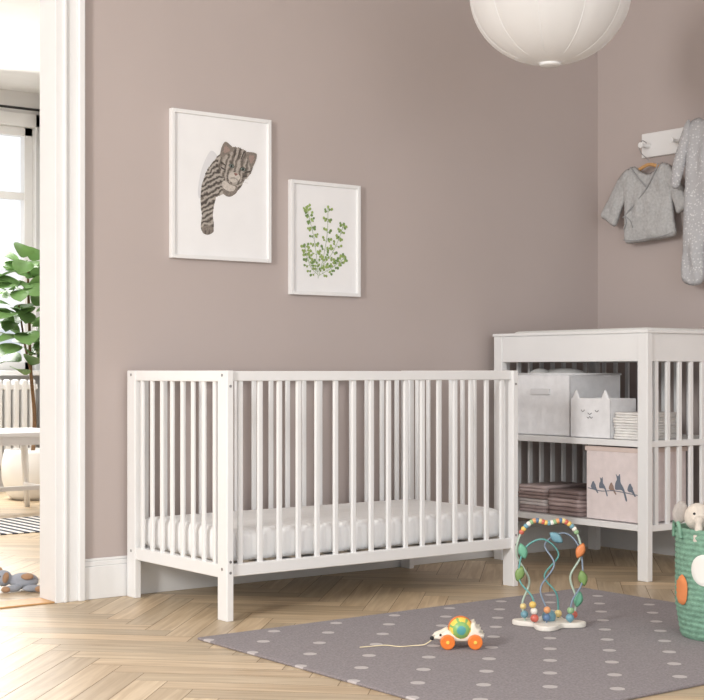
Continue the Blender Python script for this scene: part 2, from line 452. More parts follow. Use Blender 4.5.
# ------------------------------------------------------------------ changing table
def changing_table():
    DX = (.022, 0, 0)
    c = empty('changing_table', DX)
    X0, X1, Y0, Y1, Z = 4.168, 4.77, 3.675, 4.525, .955
    px, py = .030, .050
    boxes('posts', [((x, y, 0), (x+px, y+py, Z-.012)) for x in (X0, X1-px) for y in (Y0, Y1-py)], M_white, c, .003, 3)
    ap = .835
    boxes('top_frame', [((X0+.003, Y0+py, ap), (X0+.021, Y1-py, Z-.012)), ((X1-.021, Y0+py, ap), (X1-.003, Y1-py, Z-.012)),
          ((X0+px, Y0+.006, ap), (X1-px, Y0+.024, Z-.012)), ((X0+px, Y1-.024, ap), (X1-px, Y1-.006, Z-.012))], M_white, c, .002)
    boxes('top_rim', [((X0-.004, Y0-.004, Z-.012), (X0+.034, Y1+.004, Z)), ((X1-.034, Y0-.004, Z-.012), (X1+.004, Y1+.004, Z)),
          ((X0+.034, Y0-.004, Z-.012), (X1-.034, Y0+.034, Z)), ((X0+.034, Y1-.034, Z-.012), (X1-.034, Y1+.004, Z))], M_white, c, .002)
    box('changing_surface', (X0+.021, Y0+.024, .87), (X1-.021, Y1-.024, .882), M_white, c)
    boxes('shelves', [((X0+.002, Y0+.006, z-.024), (X1-.004, Y1-.006, z)) for z in (.532, .212)], M_white, c, .002)
    L = []
    for i in range(11):
        y = Y0+py+(Y1-Y0-2*py)*(i+.5)/11; L.append(((X1-.020, y-.010, .21), (X1-.010, y+.010, ap+.005)))
    for yy in (Y0+.009, Y1-.021):
        for i in range(8):
            x = X0+px+(X1-X0-2*px)*(i+.5)/8; L.append(((x-.010, yy, .21), (x+.010, yy+.012, ap+.005)))
    boxes('slats', L, M_white, c, .002)
    m = empty('changing_mat', DX)
    bm = bmesh.new(); add_box(bm, (X0+.05, Y0+.05, .884), (X1-.05, Y1-.05, .966))
    bmesh.ops.recalc_face_normals(bm, faces=bm.faces)
    obj('mat_cushion', bm, mat('mat_cover', (238, 240, 238), .6, .01), m, bevel=.025, seg=4, smooth=True)

    M_fab = mat('light_grey_felt_fabric', (240, 240, 242), .95, .02, 30, .3, 300)
    def opened_box(name, lo, hi, m, th=.006):
        e = empty(name, DX)
        x0, y0, z0 = lo; x1, y1, z1 = hi
        boxes('panels', [((x0, y0, z0), (x1, y1, z0+th)), ((x0, y0, z0), (x0+th, y1, z1)), ((x1-th, y0, z0), (x1, y1, z1)),
              ((x0, y0, z0), (x1, y0+th, z1)), ((x0, y1-th, z0), (x1, y1, z1))], m, e, .003, 3)
        return e
    b1 = opened_box('storage_basket', (4.22, 4.13, .533), (4.52, 4.46, .785), M_fab)
    tube('rim', [(4.22, 4.13, .785), (4.52, 4.13, .785), (4.52, 4.46, .785), (4.22, 4.46, .785)], .005, M_fab, b1, closed=True, smooth_path=False)
    box('handle', (4.212, 4.24, .70), (4.221, 4.35, .725), mat('grey_webbing', (222, 222, 224), .9), b1, .003)
    M_cl = mat('white_cotton', (238, 237, 235), .95, .01, 20, .3, 120)
    blob('blanket_in_basket', [((4.33, 4.25, .775), (.08, .09, .035)), ((4.40, 4.36, .78), (.09, .07, .03)), ((4.30, 4.38, .775), (.05, .05, .035))], M_cl, b1, .006)
    b2 = opened_box('cat_storage_box', (4.192, 3.885, .533), (4.342, 4.10, .690), M_fab)
    for i, y in enumerate((3.915, 4.07)):
        pillow('ear_%d' % i, [(-.022, -.01), (.022, -.01), (.014, .018), (.0, .034), (-.014, .018)], .004, .01, .006, M_fab, lambda a, b, n, y=y: Vector((4.196-n, y+a, .69+b)), b2)
    M_ln = mat('dark_thread', (140, 138, 140), .9)
    tube('face_nose', [(4.1905, 4.003, .632), (4.1905, 3.993, .626), (4.1905, 3.983, .632)], .0015, M_ln, b2)
    tube('face_mouth', [(4.1905, 4.008, .616), (4.1905, 4.0, .611), (4.1905, 3.993, .618), (4.1905, 3.986, .611), (4.1905, 3.978, .616)], .0014, M_ln, b2)
    for i, y in enumerate((3.955, 4.03)):
        tube('face_eye_%d' % i, [(4.1905, y-.009, .643), (4.1905, y, .637), (4.1905, y+.009, .643)], .0015, M_ln, b2)
    def fold_stack(name, x0, x1, y0, y1, z0, cols, th):
        e = empty(name, DX); z = z0
        for i, cc in enumerate(cols):
            m = mat(name+'_cloth_%d' % i, cc, .95, .02, 20, .3, 150)
            dx = random.uniform(-.006, .006); dy = random.uniform(-.008, .008)
            bm = bmesh.new()
            nl = 2; lt = th/nl
            for l in range(nl):
                prof = []
                zc = z+lt*(l+.5); h = lt*.48
                for k in range(9):
                    a = math.pi/2+math.pi*k/8
                    prof.append((x0+dx+h+math.cos(a)*h*1.0, zc+math.sin(a)*h))
                prof.append((x1+dx, zc-h)); prof.append((x1+dx, zc+h))
                ys = [y0+dy+(y1-y0)*q/10 for q in range(11)]
                rings = []
                for q, y in enumerate(ys):
                    s = .0025*math.sin(q*1.3+l+i*2)
                    rings.append([bm.verts.new((p[0]+s, y, p[1]+s*.25*(1 if p[1] > zc else 0))) for p in prof])
                for q in range(10):
                    for k in range(len(prof)): bm.faces.new((rings[q][k], rings[q][(k+1) % len(prof)], rings[q+1][(k+1) % len(prof)], rings[q+1][k]))
                bm.faces.new(rings[0]); bm.faces.new(rings[-1][::-1])
            bmesh.ops.recalc_face_normals(bm, faces=bm.faces)
            obj('folded_%d' % i, bm, m, e, smooth=True, bevel=0)
            z += th
        return e
    fold_stack('folded_towels', 4.20, 4.42, 3.740, 3.868, .533, [(240, 238, 235), (244, 243, 240), (236, 234, 232), (243, 241, 238), (238, 236, 233)], .021)
    fold_stack('folded_blankets', 4.20, 4.45, 4.06, 4.235, .213, [(160, 140, 138), (196, 176, 174), (150, 132, 130)], .034)
    fold_stack('folded_blankets', 4.20, 4.45, 4.25, 4.40, .213, [(175, 158, 156), (215, 206, 204), (160, 140, 136), (200, 182, 180)], .028)
    M_pk = mat('blush_fabric', (234, 222, 221), .95, .02, 30, .3, 300)
    b3 = opened_box('bird_print_storage_box', (4.192, 3.732, .214), (4.46, 4.012, .500), M_pk)
    boxes('rim_band', [((4.188, 3.728, .484), (4.194, 4.016, .502)), ((4.188, 3.728, .484), (4.464, 3.734, .502))], mat('rim_band_fabric', (224, 206, 198), .8), b3, .001)
    M_bd = mat('bird_print_ink', (116, 124, 138), .9)
    M_bo = mat('bird_print_brown', (160, 136, 124), .9)
    tube('branch_print', [(4.1905, 4.0, .335), (4.1905, 3.93, .327), (4.1905, 3.86, .332), (4.1905, 3.74, .322)], .0015, M_bd, b3)
    bird = [(-.02, .0), (-.012, .022), (-.006, .03), (.002, .03), (.006, .022), (.014, .012), (.016, .002), (.032, -.026), (.026, -.03), (.008, -.012), (-.008, -.010)]
    cat = [(-.018, -.002), (-.018, .018), (-.012, .03), (-.016, .046), (-.008, .04), (.0, .047), (.002, .036), (.004, .02), (.016, .004), (.03, -.03), (.024, -.034), (.01, -.004)]
    for i, (y, sh, mm, sc) in enumerate(((3.972, bird, M_bd, .75), (3.925, cat, M_bd, .9), (3.877, bird, M_bo, .75), (3.835, cat, M_bd, 1.25), (3.780, bird, M_bd, .8))):
        pillow('print_%d' % i, [(a*sc, b*sc) for a, b in sh], .0006, .003, .006, mm, lambda a, b, n, y=y: Vector((4.1912-abs(n), y-a, .340+b)), b3, back=0)
changing_table()

# ------------------------------------------------------------------ rug
def rug():
    m = bpy.data.materials.new('dotted_wool'); m.use_nodes = True
    N = m.node_tree.nodes; L = m.node_tree.links; b = N['Principled BSDF']
    b.inputs['Roughness'].default_value = 1.0; b.inputs['Specular IOR Level'].default_value = .1; b.inputs['Sheen Weight'].default_value = .1
    tc = N.new('ShaderNodeTexCoord'); n = N.new('ShaderNodeTexNoise'); n.inputs['Scale'].default_value = 160; n.inputs['Detail'].default_value = 5
    L.new(tc.outputs['Object'], n.inputs['Vector'])
    r = N.new('ShaderNodeValToRGB'); r.color_ramp.elements[0].position = .3; r.color_ramp.elements[0].color = lin((126, 119, 122)); r.color_ramp.elements[1].position = .7; r.color_ramp.elements[1].color = lin((152, 145, 148))
    L.new(n.outputs['Fac'], r.inputs['Fac'])
    sx = N.new('ShaderNodeSeparateXYZ'); L.new(tc.outputs['Object'], sx.inputs[0])
    def mth(op, a, b_=None):
        q = N.new('ShaderNodeMath'); q.operation = op
        for i, v in enumerate((a, b_)):
            if v is None: continue
            if isinstance(v, (int, float)): q.inputs[i].default_value = v
            else: L.new(v, q.inputs[i])
        return q.outputs[0]
    p = .235
    def dots(ox, oy):
        ax = mth('SUBTRACT', mth('FLOORED_MODULO', mth('ADD', sx.outputs[0], ox), p), p/2)
        ay = mth('SUBTRACT', mth('FLOORED_MODULO', mth('ADD', sx.outputs[1], oy), p), p/2)
        d = mth('SQRT', mth('ADD', mth('MULTIPLY', ax, ax), mth('MULTIPLY', ay, ay)))
        return mth('LESS_THAN', d, .019)
    dt = mth('MAXIMUM', dots(0, 0), dots(p/2, p/2))
    mx = N.new('ShaderNodeMix'); mx.data_type = 'RGBA'; L.new(dt, mx.inputs[0]); L.new(r.outputs['Color'], mx.inputs[6]); mx.inputs[7].default_value = lin((192, 186, 186))
    L.new(mx.outputs[2], b.inputs['Base Color'])
    bp = N.new('ShaderNodeBump'); bp.inputs['Strength'].default_value = .6; bp.inputs['Distance'].default_value = .004
    L.new(n.outputs['Fac'], bp.inputs['Height']); L.new(bp.outputs['Normal'], b.inputs['Normal'])
    box('polka_dot_rug', (2.229, 2.385, .0005), (3.866, 3.697, .008), m, None, .003)
rug()
RZ = .0085
def local(cx, cy, cz, rot=0.0):
    return Matrix.Translation((cx, cy, cz)) @ Matrix.Rotation(math.radians(-37.2+rot), 4, 'Z')

# ------------------------------------------------------------------ toys
def bead_maze():
    e = empty('bead_maze_toy'); M = local(3.200, 3.205, RZ)
    M_cr = mat('cream_wood', (240, 234, 224), .5, .02)
    bm = bmesh.new(); ring = []
    n = 96
    for z in (0, .016):
        ring.append([bm.verts.new(M @ Vector(((.088+.024*math.cos(4*a+.9))*math.cos(a)*1.02, (.088+.024*math.cos(4*a+.9))*math.sin(a), z))) for a in [2*math.pi*k/n for k in range(n)]])
    for k in range(n): bm.faces.new((ring[0][k], ring[0][(k+1) % n], ring[1][(k+1) % n], ring[1][k]))
    bm.faces.new(ring[0][::-1]); bm.faces.new(ring[1])
    obj('base', bm, M_cr, e, bevel=.004, seg=3)
    T = {'teal': mat('teal_wire', (105, 170, 165), .35), 'white': mat('sage_wire', (180, 198, 182), .35), 'grey': mat('grey_blue_wire', (130, 146, 164), .35)}
    def wr(nm, pts, r, mm): tube(nm, [M @ Vector(p) for p in pts], r, mm, e, n=10)
    A = [(-.072, 0, .01), (-.082, 0, .07), (-.060, .01, .14), (-.100, 0, .22), (-.085, 0, .29), (-.045, 0, .325), (0, 0, .318), (.045, 0, .325), (.085, 0, .29), (.100, 0, .22), (.068, .01, .15), (.085, 0, .08), (.072, 0, .01)]
    wr('wire_outer', A, .0035, T['white'])
    B = [(-.05, -.04, .01), (-.055, -.045, .09), (-.096, -.03, .15), (-.08, -.03, .24), (-.02, -.02, .27), (.03, 0, .22), (-.01, .03, .15), (.03, .04, .09), (.035, .045, .01)]
    wr('wire_teal', B, .0028, T['teal'])
    C = [(.06, -.035, .01), (.065, -.04, .08), (.100, -.02, .14), (.095, 0, .24), (.05, .02, .285), (-.01, .02, .25), (.015, -.01, .19), (-.03, -.03, .12), (-.01, -.04, .05), (-.015, -.04, .01)]
    wr('wire_grey', C, .0028, T['grey'])
    cols = [(210, 110, 95), (238, 200, 110), (120, 165, 180), (240, 235, 225), (150, 185, 140), (232, 165, 115), (95, 125, 160), (240, 215, 150)]
    ms = [mat('bead_paint_%d' % i, c, .3) for i, c in enumerate(cols)]
    arc = catmull(A, 10)
    tops = [p for p in arc if p.z > .285]
    for i in range(0, len(tops), 2):
        ell('bead_top_%d' % i, tops[i], (.0085, .0085, .0085), ms[(i//2) % 8], e, M=M, sub=2)
    for i, (q, mi, r) in enumerate((((-.05, -.042, .03), 0, .013), ((-.052, -.043, .052), 3, .011), ((-.056, -.045, .072), 1, .011), ((.06, -.035, .03), 2, .013), ((.062, -.037, .053), 4, .011),
                                 ((-.012, -.04, .032), 6, .012), ((-.011, -.04, .055), 5, .011), ((.035, .044, .03), 7, .012), ((.077, 0, .035), 0, .012), ((-.076, 0, .035), 2, .012), ((-.080, 0, .06), 7, .010), ((.0, -.0, .028), 2, .022))):
        ell('bead_%d' % i, q, (r, r, r), ms[mi], e, M=M, sub=3)
    M_g1 = mat('mint_leaf_paint', (115, 180, 150), .4); M_g2 = mat('olive_leaf_paint', (130, 160, 95), .4); M_or = mat('orange_leaf_paint', (228, 140, 85), .4)
    leaf = [(0, -.025), (.012, -.011), (.014, .006), (0, .025), (-.014, .006), (-.012, -.011)]
    for i, (x, y, z, rt, mm) in enumerate(((-.085, -.032, .235, .3, M_g1), (-.094, -.03, .165, -.3, M_g2), (.095, -.02, .235, -.4, M_or), (.102, -.02, .15, .2, M_g2), (.088, -.02, .085, -.2, M_g1), (.02, -.02, .275, .9, ms[2]))):
        pillow('leaf_%d' % i, leaf, .005, .01, .006, mm, lambda a, b, n, x=x, y=y, z=z, rt=rt: M @ Vector((x+a*math.cos(rt)-b*math.sin(rt), y-n, z+a*math.sin(rt)+b*math.cos(rt))), e, back=1)
bead_maze()

def pull_toy():
    e = empty('hedgehog_pull_toy'); M = local(2.745, 3.108, RZ)
    M_cr = mat('birch_toy_wood', (242, 234, 218), .5, .02); M_or = mat('orange_wheel_paint', (240, 130, 55), .35)
    ol = [(-.078, .028), (-.07, .040), (-.05, .048), (-.036, .056), (-.026, .050), (-.018, .044), (0, .040), (.016, .044), (.026, .052), (.032, .074), (.044, .078), (.046, .064), (.060, .062), (.058, .050), (.070, .044), (.066, .028), (.04, .018), (-.04, .018)]
    for k, yy in enumerate((-.021, .021)):
        pillow('body_side_%d' % k, ol, .0045, .004, .008, M_cr, lambda a, b, n, yy=yy: M @ Vector((a, yy-n, b)), e, back=1, curve=False)
    box('axle_block', (-.05, -.02, .020), (-.030, .02, .030), M_cr, e, .002, M=M)
    box('axle_block_rear', (.036, -.02, .020), (.05, .02, .030), M_cr, e, .002, M=M)
    cz = .054
    bm = bmesh.new(); add_ell(bm, (.003, 0, cz), (.036, .036, .036), (0, 0, 0), 5)
    ms = [mat('ball_yellow', (246, 214, 96), .35), mat('ball_green', (140, 186, 110), .35), mat('ball_teal', (90, 165, 165), .35), M_or]
    for f in bm.faces:
        c = (f.calc_center_median()-Vector((.003, 0, cz)))/.036
        lat = abs(c.y)
        f.material_index = 2 if lat > .93 else (1 if lat > .75 else (0 if lat > .35 else 3))
        if .35 < lat < .75 and (math.atan2(c.z, c.x)*7/math.pi) % 2 < .5: f.material_index = 1
    bm.transform(M); obj('ball', bm, ms, e, smooth=True)
    for i, (x, y) in enumerate(((-.036, -.034), (.042, -.034), (-.036, .034), (.042, .034))):
        cyl('wheel_%d' % i, M @ Vector((x, y, .021)), .021, .014, M.to_3x3() @ Vector((0, 1, 0)), M_or, e, 32, .003)
        cyl('hub_%d' % i, M @ Vector((x, y*1.22, .021)), .005, .004, M.to_3x3() @ Vector((0, 1, 0)), ms[0], e, 16)
    ell('nose', (-.080, -.021, .03), (.006, .006, .006), M_black, e, M=M)
    ell('eye', (-.056, -.027, .040), (.0035, .002, .0035), M_black, e, M=M)
    tube('pull_string', [M @ Vector(p) for p in ((-.078, -.0, .022), (-.10, 0, .008), (-.13, .015, .002), (-.17, .0, .002), (-.21, .02, .002), (-.25, .005, .002), (-.285, -.01, .002))], .0016, mat('cotton_string', (240, 225, 190), .9), e)
pull_toy()

def toy_basket():
    c = Vector((3.505, 2.760, RZ)); Rb = .148; Hb = .325
    e = empty('woven_toy_basket')
    M_gr = mat('green_rope', (128, 168, 146), .9, .10, 60, .5, 200)
    prof = [(.02, .0)]
    nr = 20
    prof.append((Rb-.012, 0.0))
    for i in range(nr*4+1):
        z = .004+(Hb-.004)*i/(nr*4)
        prof.append((Rb-.012+.016*min(1, z/.1)+.004*abs(math.sin(math.pi*i/4)), z))
    prof += [(Rb-.008, Hb), (Rb-.010, Hb-.02), (Rb-.02, .02), (.01, .012)]
    lathe('basket_body', prof, c, M_gr, e, 96)
    def wrap(nm, ol, ang, z0, mm, off=.005, dep=.004, curve=True):
        R = Rb+.008+off
        pillow(nm, ol, dep, .008, .008, mm, lambda a, b, n: Vector((c.x+(R+abs(n))*math.cos(math.radians(ang)+a/R), c.y+(R+abs(n))*math.sin(math.radians(ang)+a/R), c.z+z0+b)), e, back=0, curve=curve)
    def circ(r, s=1): return [(r*math.cos(q*math.pi/6), s*r*math.sin(q*math.pi/6)) for q in range(12)]
    M_w = mat('basket_white_felt', (240, 238, 232), .95); M_o = mat('basket_orange_felt', (222, 138, 86), .9)
    wrap('eye_patch_left', circ(.046, 1.0), 193, .210, M_w, .0)
    wrap('eye_patch_right', circ(.046, 1.0), 235, .210, M_w, .0)
    wrap('pupil_left', circ(.010), 199, .208, M_black, .005)
    wrap('pupil_right', circ(.010), 229, .208, M_black, .005)
    wrap('beak', [(-.028, .03), (.028, .03), (.0, -.045)], 214, .170, M_o, .006)
    wrap('wing_left', [(0, .045), (.024, .02), (.020, -.03), (0, -.045), (-.020, -.03), (-.024, .02)], 162, .145, M_o, .002, .010)
    wrap('wing_right', [(0, .045), (.024, .02), (.020, -.03), (0, -.045), (-.020, -.03), (-.024, .02)], 264, .145, M_o, .002, .010)
    tube('rim_handle_left', [c+Vector((math.cos(a)*(Rb+.01), math.sin(a)*(Rb+.01), Hb+h)) for a, h in ((2.3, -.03), (2.4, .01), (2.55, .018), (2.7, .01), (2.8, -.03))], .006, M_gr, e)
    M_ct = mat('cream_plush', (226, 216, 204), .95, .04, 30, .5, 250, sheen=.2)
    M_bl = mat('pale_blue_plush', (176, 190, 208), .95, .04, 30, .5, 250, sheen=.2)
    M_pg = mat('warm_grey_plush', (190, 182, 176), .95, .04, 30, .5, 250, sheen=.2)
    M = local(c.x, c.y, RZ-.035)
    p = empty('plush_elephant')
    blob('head_and_body', [((-.078, -.01, .29), (.048, .05, .065)), ((-.098, -.03, .392), (.040, .040, .042)), ((-.105, -.072, .385), (.014, .020, .014)), ((-.110, -.090, .360), (.012, .012, .026)), ((-.116, -.088, .335), (.011, .012, .016)), ((-.070, -.055, .36), (.014, .018, .03))], M_ct, p, .004, M, 2)
    blob('ears', [((-.148, -.02, .405), (.026, .011, .036), (0, .2, .3)), ((-.054, -.012, .414), (.026, .011, .038), (0, -.2, -.3))], M_pg, p, .004, M)
    ell('eye_1', (-.116, -.063, .405), (.004, .004, .004), M_black, p, M=M); ell('eye_2', (-.084, -.065, .405), (.004, .004, .004), M_black, p, M=M)
    q = empty('plush_bunny')
    blob('head_and_body', [((.035, .03, .29), (.052, .05, .075)), ((.024, .03, .400), (.042, .038, .040)), ((.004, .04, .460), (.014, .010, .040), (0, -.25, 0)), ((.048, .04, .460), (.014, .010, .040), (0, .3, 0)), ((.020, -.008, .39), (.016, .013, .012))], M_bl, q, .004, M, 2)
    ell('eye_1', (.006, -.004, .41), (.004, .004, .004), M_black, q, M=M); ell('eye_2', (.038, -.004, .41), (.004, .004, .004), M_black, q, M=M)
toy_basket()

# ------------------------------------------------------------------ pictures
def fur_material(name, sc, rot, dark=(84, 77, 72), mid=(134, 126, 118), light=(178, 170, 161), fac=.55):
    m = bpy.data.materials.new(name); m.use_nodes = True
    N = m.node_tree.nodes; L = m.node_tree.links
    tc = N.new('ShaderNodeTexCoord'); mp = N.new('ShaderNodeMapping'); mp.inputs['Rotation'].default_value = (0, rot, 0)
    L.new(tc.outputs['Object'], mp.inputs['Vector'])
    wv = N.new('ShaderNodeTexWave'); wv.bands_direction = 'Z'; wv.inputs['Scale'].default_value = sc; wv.inputs['Distortion'].default_value = 7; wv.inputs['Detail'].default_value = 5; wv.inputs['Detail Scale'].default_value = 2
    L.new(mp.outputs[0], wv.inputs['Vector'])
    n = N.new('ShaderNodeTexNoise'); n.inputs['Scale'].default_value = 240; n.inputs['Detail'].default_value = 5; L.new(tc.outputs['Object'], n.inputs['Vector'])
    mxf = N.new('ShaderNodeMix'); mxf.inputs[0].default_value = fac; L.new(wv.outputs['Fac'], mxf.inputs[2]); L.new(n.outputs['Fac'], mxf.inputs[3])
    r = N.new('ShaderNodeValToRGB'); e = r.color_ramp.elements; e[0].position = .28; e[0].color = lin(dark); e[1].position = .72; e[1].color = lin(light)
    x = e.new(.48); x.color = lin(mid)
    L.new(mxf.outputs[0], r.inputs['Fac']); L.new(r.outputs['Color'], N['Principled BSDF'].inputs['Base Color']); N['Principled BSDF'].inputs['Roughness'].default_value = .7
    return m

def pictures():
    def frame(name, x0, x1, z0, z1):
        e = empty(name); w = .014; yb = YW-.0005; yf = YW-.022
        boxes('frame', [((x0, yf, z0), (x0+w, yb, z1)), ((x1-w, yf, z0), (x1, yb, z1)), ((x0+w, yf, z0), (x1-w, yb, z0+w)), ((x0+w, yf, z1-w), (x1-w, yb, z1))], M_white, e, .0015)
        box('print', (x0+w*.8, YW-.012, z0+w*.8), (x1-w*.8, YW-.006, z1-w*.8), M_paper, e, 0)
        return e
    x0, x1, z0, z1 = 2.645, 3.080, 1.209, 1.752
    e = frame('kitten_picture', x0, x1, z0, z1)
    fur = fur_material('printed_tabby_fur', 18, .5, (74, 68, 64), (128, 120, 112), (180, 173, 165), .5)
    fur_head = fur_material('printed_tabby_head_fur', 14, 1.3, (92, 85, 79), (138, 129, 121), (182, 174, 166), .6)
    def mp(px, py):   # print artwork design coordinates -> metres on the sheet
        tt = (px-169)/102; top = 108+11*tt; bot = 258+4*tt
        return (x0+tt*(x1-x0), z1-(py-top)/(bot-top)*(z1-z0))
    rr = random.Random(3)
    def furry(pts, amp):
        P = catmull([(a, b, 0) for a, b in pts], 12, True); cx = sum(p.x for p in P)/len(P); cy = sum(p.y for p in P)/len(P); o = []
        for i, p in enumerate(P):
            d = Vector((p.x-cx, p.y-cy, 0)); d.normalize(); o.append((p.x+d.x*amp*(i % 2)*rr.random(), p.y+d.y*amp*(i % 2)*rr.random()))
        return o
    TA = math.radians(17)
    def head_tilt(p):   # tilt the printed head
        x, y = p[0]-231, p[1]-169
        return (232.5+.92*(x*math.cos(TA)-y*math.sin(TA)), 166.5+.92*(x*math.sin(TA)+y*math.cos(TA)))
    def art(nm, pts, mm, layer, dep=.0003, res=.006, fa=0, head=False):
        if fa: pts = furry(pts, fa)
        if head: pts = [head_tilt(p) for p in pts]
        pillow(nm, [mp(*p) for p in pts], dep, .004, res, mm, lambda a, b, n: Vector((a, YW-.0121-layer*.0003-abs(n), b)), e, back=0, curve=not fa)
    M_sh = mat('print_torn_edge', (222, 222, 225), .8)
    M_lt = mat('print_fur_light', (200, 192, 184), .7, .08, 200); M_dk = mat('print_fur_dark', (74, 67, 62), .7, .1, 200)
    M_pink = mat('print_ear_inner', (158, 138, 130), .7, .08, 200); M_eye = mat('print_eye', (128, 142, 134), .5)
    M_md = mat('print_fur_mid', (132, 123, 115), .7, .15, 200); M_nose = mat('print_nose', (138, 102, 96), .6)
    art('torn_edge', [(210, 150), (216, 158), (207, 170), (203, 182), (198, 198), (196, 190), (199, 172), (204, 158)], M_sh, .3)
    art('body', [(212, 160), (221, 153), (236, 158), (244, 172), (241, 184), (234, 191), (223, 193), (215, 196), (209, 198), (201, 195), (200, 186), (204, 172)], fur, 1, fa=1.3)
    art('foreleg', [(202, 180), (213, 184), (214, 196), (212, 206), (211, 215), (212, 224), (211, 231), (206, 234), (201, 232), (199, 226), (200, 216), (199, 205), (199, 192)], fur, 2, fa=.8)
    art('paw', [(200.4, 227), (206, 225), (211, 227), (211.5, 231.6), (206, 234.5), (200.8, 232.4)], M_md, 3)
    for i, x in enumerate((203.3, 207.2)):
        art('toe_line_%d' % i, [(x-.3, 230), (x+.3, 230), (x+.4, 233.4), (x-.4, 233.4)], M_dk, 4)
    art('far_paw', [(222, 186), (230, 183), (236, 186), (235, 192), (228, 196), (222, 193)], M_md, 2.2, fa=.4)
    art('chest', [(222, 180), (229, 184), (234, 186), (232, 190), (226, 190), (221, 186)], M_lt, 3.2, fa=.6)
    Hd = dict(head=True)
    art('head', [(213, 160), (218, 152), (227, 147.5), (238, 148), (246, 153), (251, 162), (250, 172), (244, 181), (236, 187), (227, 185), (218, 179), (213, 170)], fur_head, 5, fa=1.1, **Hd)
    art('ear_left', [(213.5, 163), (211.5, 154), (213.4, 145.5), (220, 147), (226, 151), (219, 159)], M_md, 5.8, **Hd)
    art('ear_left_inner', [(215.4, 158), (214.4, 153), (215.2, 149.4), (219, 150.6), (221.6, 153), (218, 156.5)], M_pink, 6.8, **Hd)
    art('ear_right', [(239, 150), (244, 147.5), (251.4, 147.4), (252.4, 156), (250, 164), (244, 158)], M_md, 5.8, **Hd)
    art('ear_right_inner', [(243.5, 152), (246.5, 150.3), (249.6, 150.4), (250, 155.6), (248.4, 159.4), (245.4, 156)], M_pink, 6.8, **Hd)
    for i, pts in enumerate(([(226.6, 149), (227.8, 149), (228.6, 157), (227.5, 159)], [(231.4, 148.5), (232.6, 148.5), (232.6, 158), (231.8, 158)], [(236.4, 149.5), (237.6, 150), (236.5, 158), (235.6, 158)],
                          [(215, 167), (221, 169.4), (221.5, 170.4), (215.5, 169)], [(217, 172.6), (222, 174), (222, 175), (218, 174.6)], [(249.5, 167), (244.5, 170), (244.5, 171.2), (249.5, 169)], [(248, 173), (243.5, 174.6), (243.5, 175.6), (247.5, 174.8)])):
        art('head_stripe_%d' % i, pts, M_dk, 7, .0002, **Hd)
    art('muzzle', [(229, 176), (234, 174), (239.4, 175.5), (241, 179), (238.4, 183.4), (234, 185.5), (229.4, 183.4), (227.8, 179.8)], M_lt, 7, **Hd)
    art('nose', [(233, 174.8), (237.2, 174.8), (235.2, 177.4)], M_nose, 8, **Hd)
    art('mouth', [(231, 181), (235.2, 179.6), (239, 181), (239, 181.6), (235.2, 180.4), (231, 181.8)], M_dk, 8, .0002, **Hd)
    for i, (x, y) in enumerate(((227.8, 168.5), (241.2, 168))):
        art('eye_rim_%d' % i, [(x-3.4, y+.2), (x-1, y-2.3), (x+2.4, y-1.8), (x+3.4, y+.8), (x, y+2.2)], M_dk, 8, .0002, **Hd)
        art('eye_iris_%d' % i, [(x-2.5, y+.2), (x-.6, y-1.7), (x+1.7, y-1.3), (x+2.5, y+.5), (x, y+1.6)], M_eye, 9, .0002, **Hd)
        art('eye_pupil_%d' % i, [(x-1.3, y), (x, y-1.5), (x+1.3, y), (x, y+1.5)], M_black, 10, .0002, **Hd)
    # whiskers
    for i, (a, b) in enumerate((((230, 180), (219, 178)), ((230, 181.5), (220, 183)), ((240, 179), (251, 176)), ((240, 180.5), (251, 181)))):
        A_, B_ = mp(*head_tilt(a)), mp(*head_tilt(b))
        tube('whisker_%d' % i, [(A_[0], YW-.0152, A_[1]), (B_[0], YW-.0152, B_[1])], .0003, M_lt, e, smooth_path=False, sides=4)
    # botanical print
    x0b, x1b, z0b, z1b = 3.170, 3.508, 1.093, 1.535
    f = frame('botanical_picture', x0b, x1b, z0b, z1b)
    M_l1 = mat('print_leaf_green', (152, 174, 104), .7, .1, 60); M_l2 = mat('print_leaf_dark', (118, 146, 88), .7, .1, 60)
    bm = bmesh.new(); bs = bmesh.new()
    y = YW-.0126; rb = random.Random(11)
    w = x1b-x0b; h = z1b-z0b
    def leaflet(b0, d, Ls):
        sdn = Vector((d.z, 0, -d.x)); ce = b0+d*Ls*.5; k = -.0004-rb.random()*.0006
        vs = []
        for q in range(10):
            an = q*math.pi/5; u = math.cos(an); v = math.sin(an)
            vs.append(bm.verts.new(ce+d*u*Ls*.5+sdn*v*Ls*(.40+.10*u)+Vector((0, k, 0))))
        fc_ = bm.faces.new(vs); fc_.material_index = rb.choice((0, 0, 1))
    stems = [[(.40, .15), (.38, .32), (.34, .50), (.28, .66), (.24, .75)], [(.41, .17), (.48, .36), (.53, .56), (.54, .77)], [(.42, .24), (.58, .36), (.69, .50), (.76, .63)],
             [(.42, .18), (.55, .23), (.68, .29), (.77, .34)], [(.40, .18), (.30, .24), (.24, .34), (.21, .42)]]
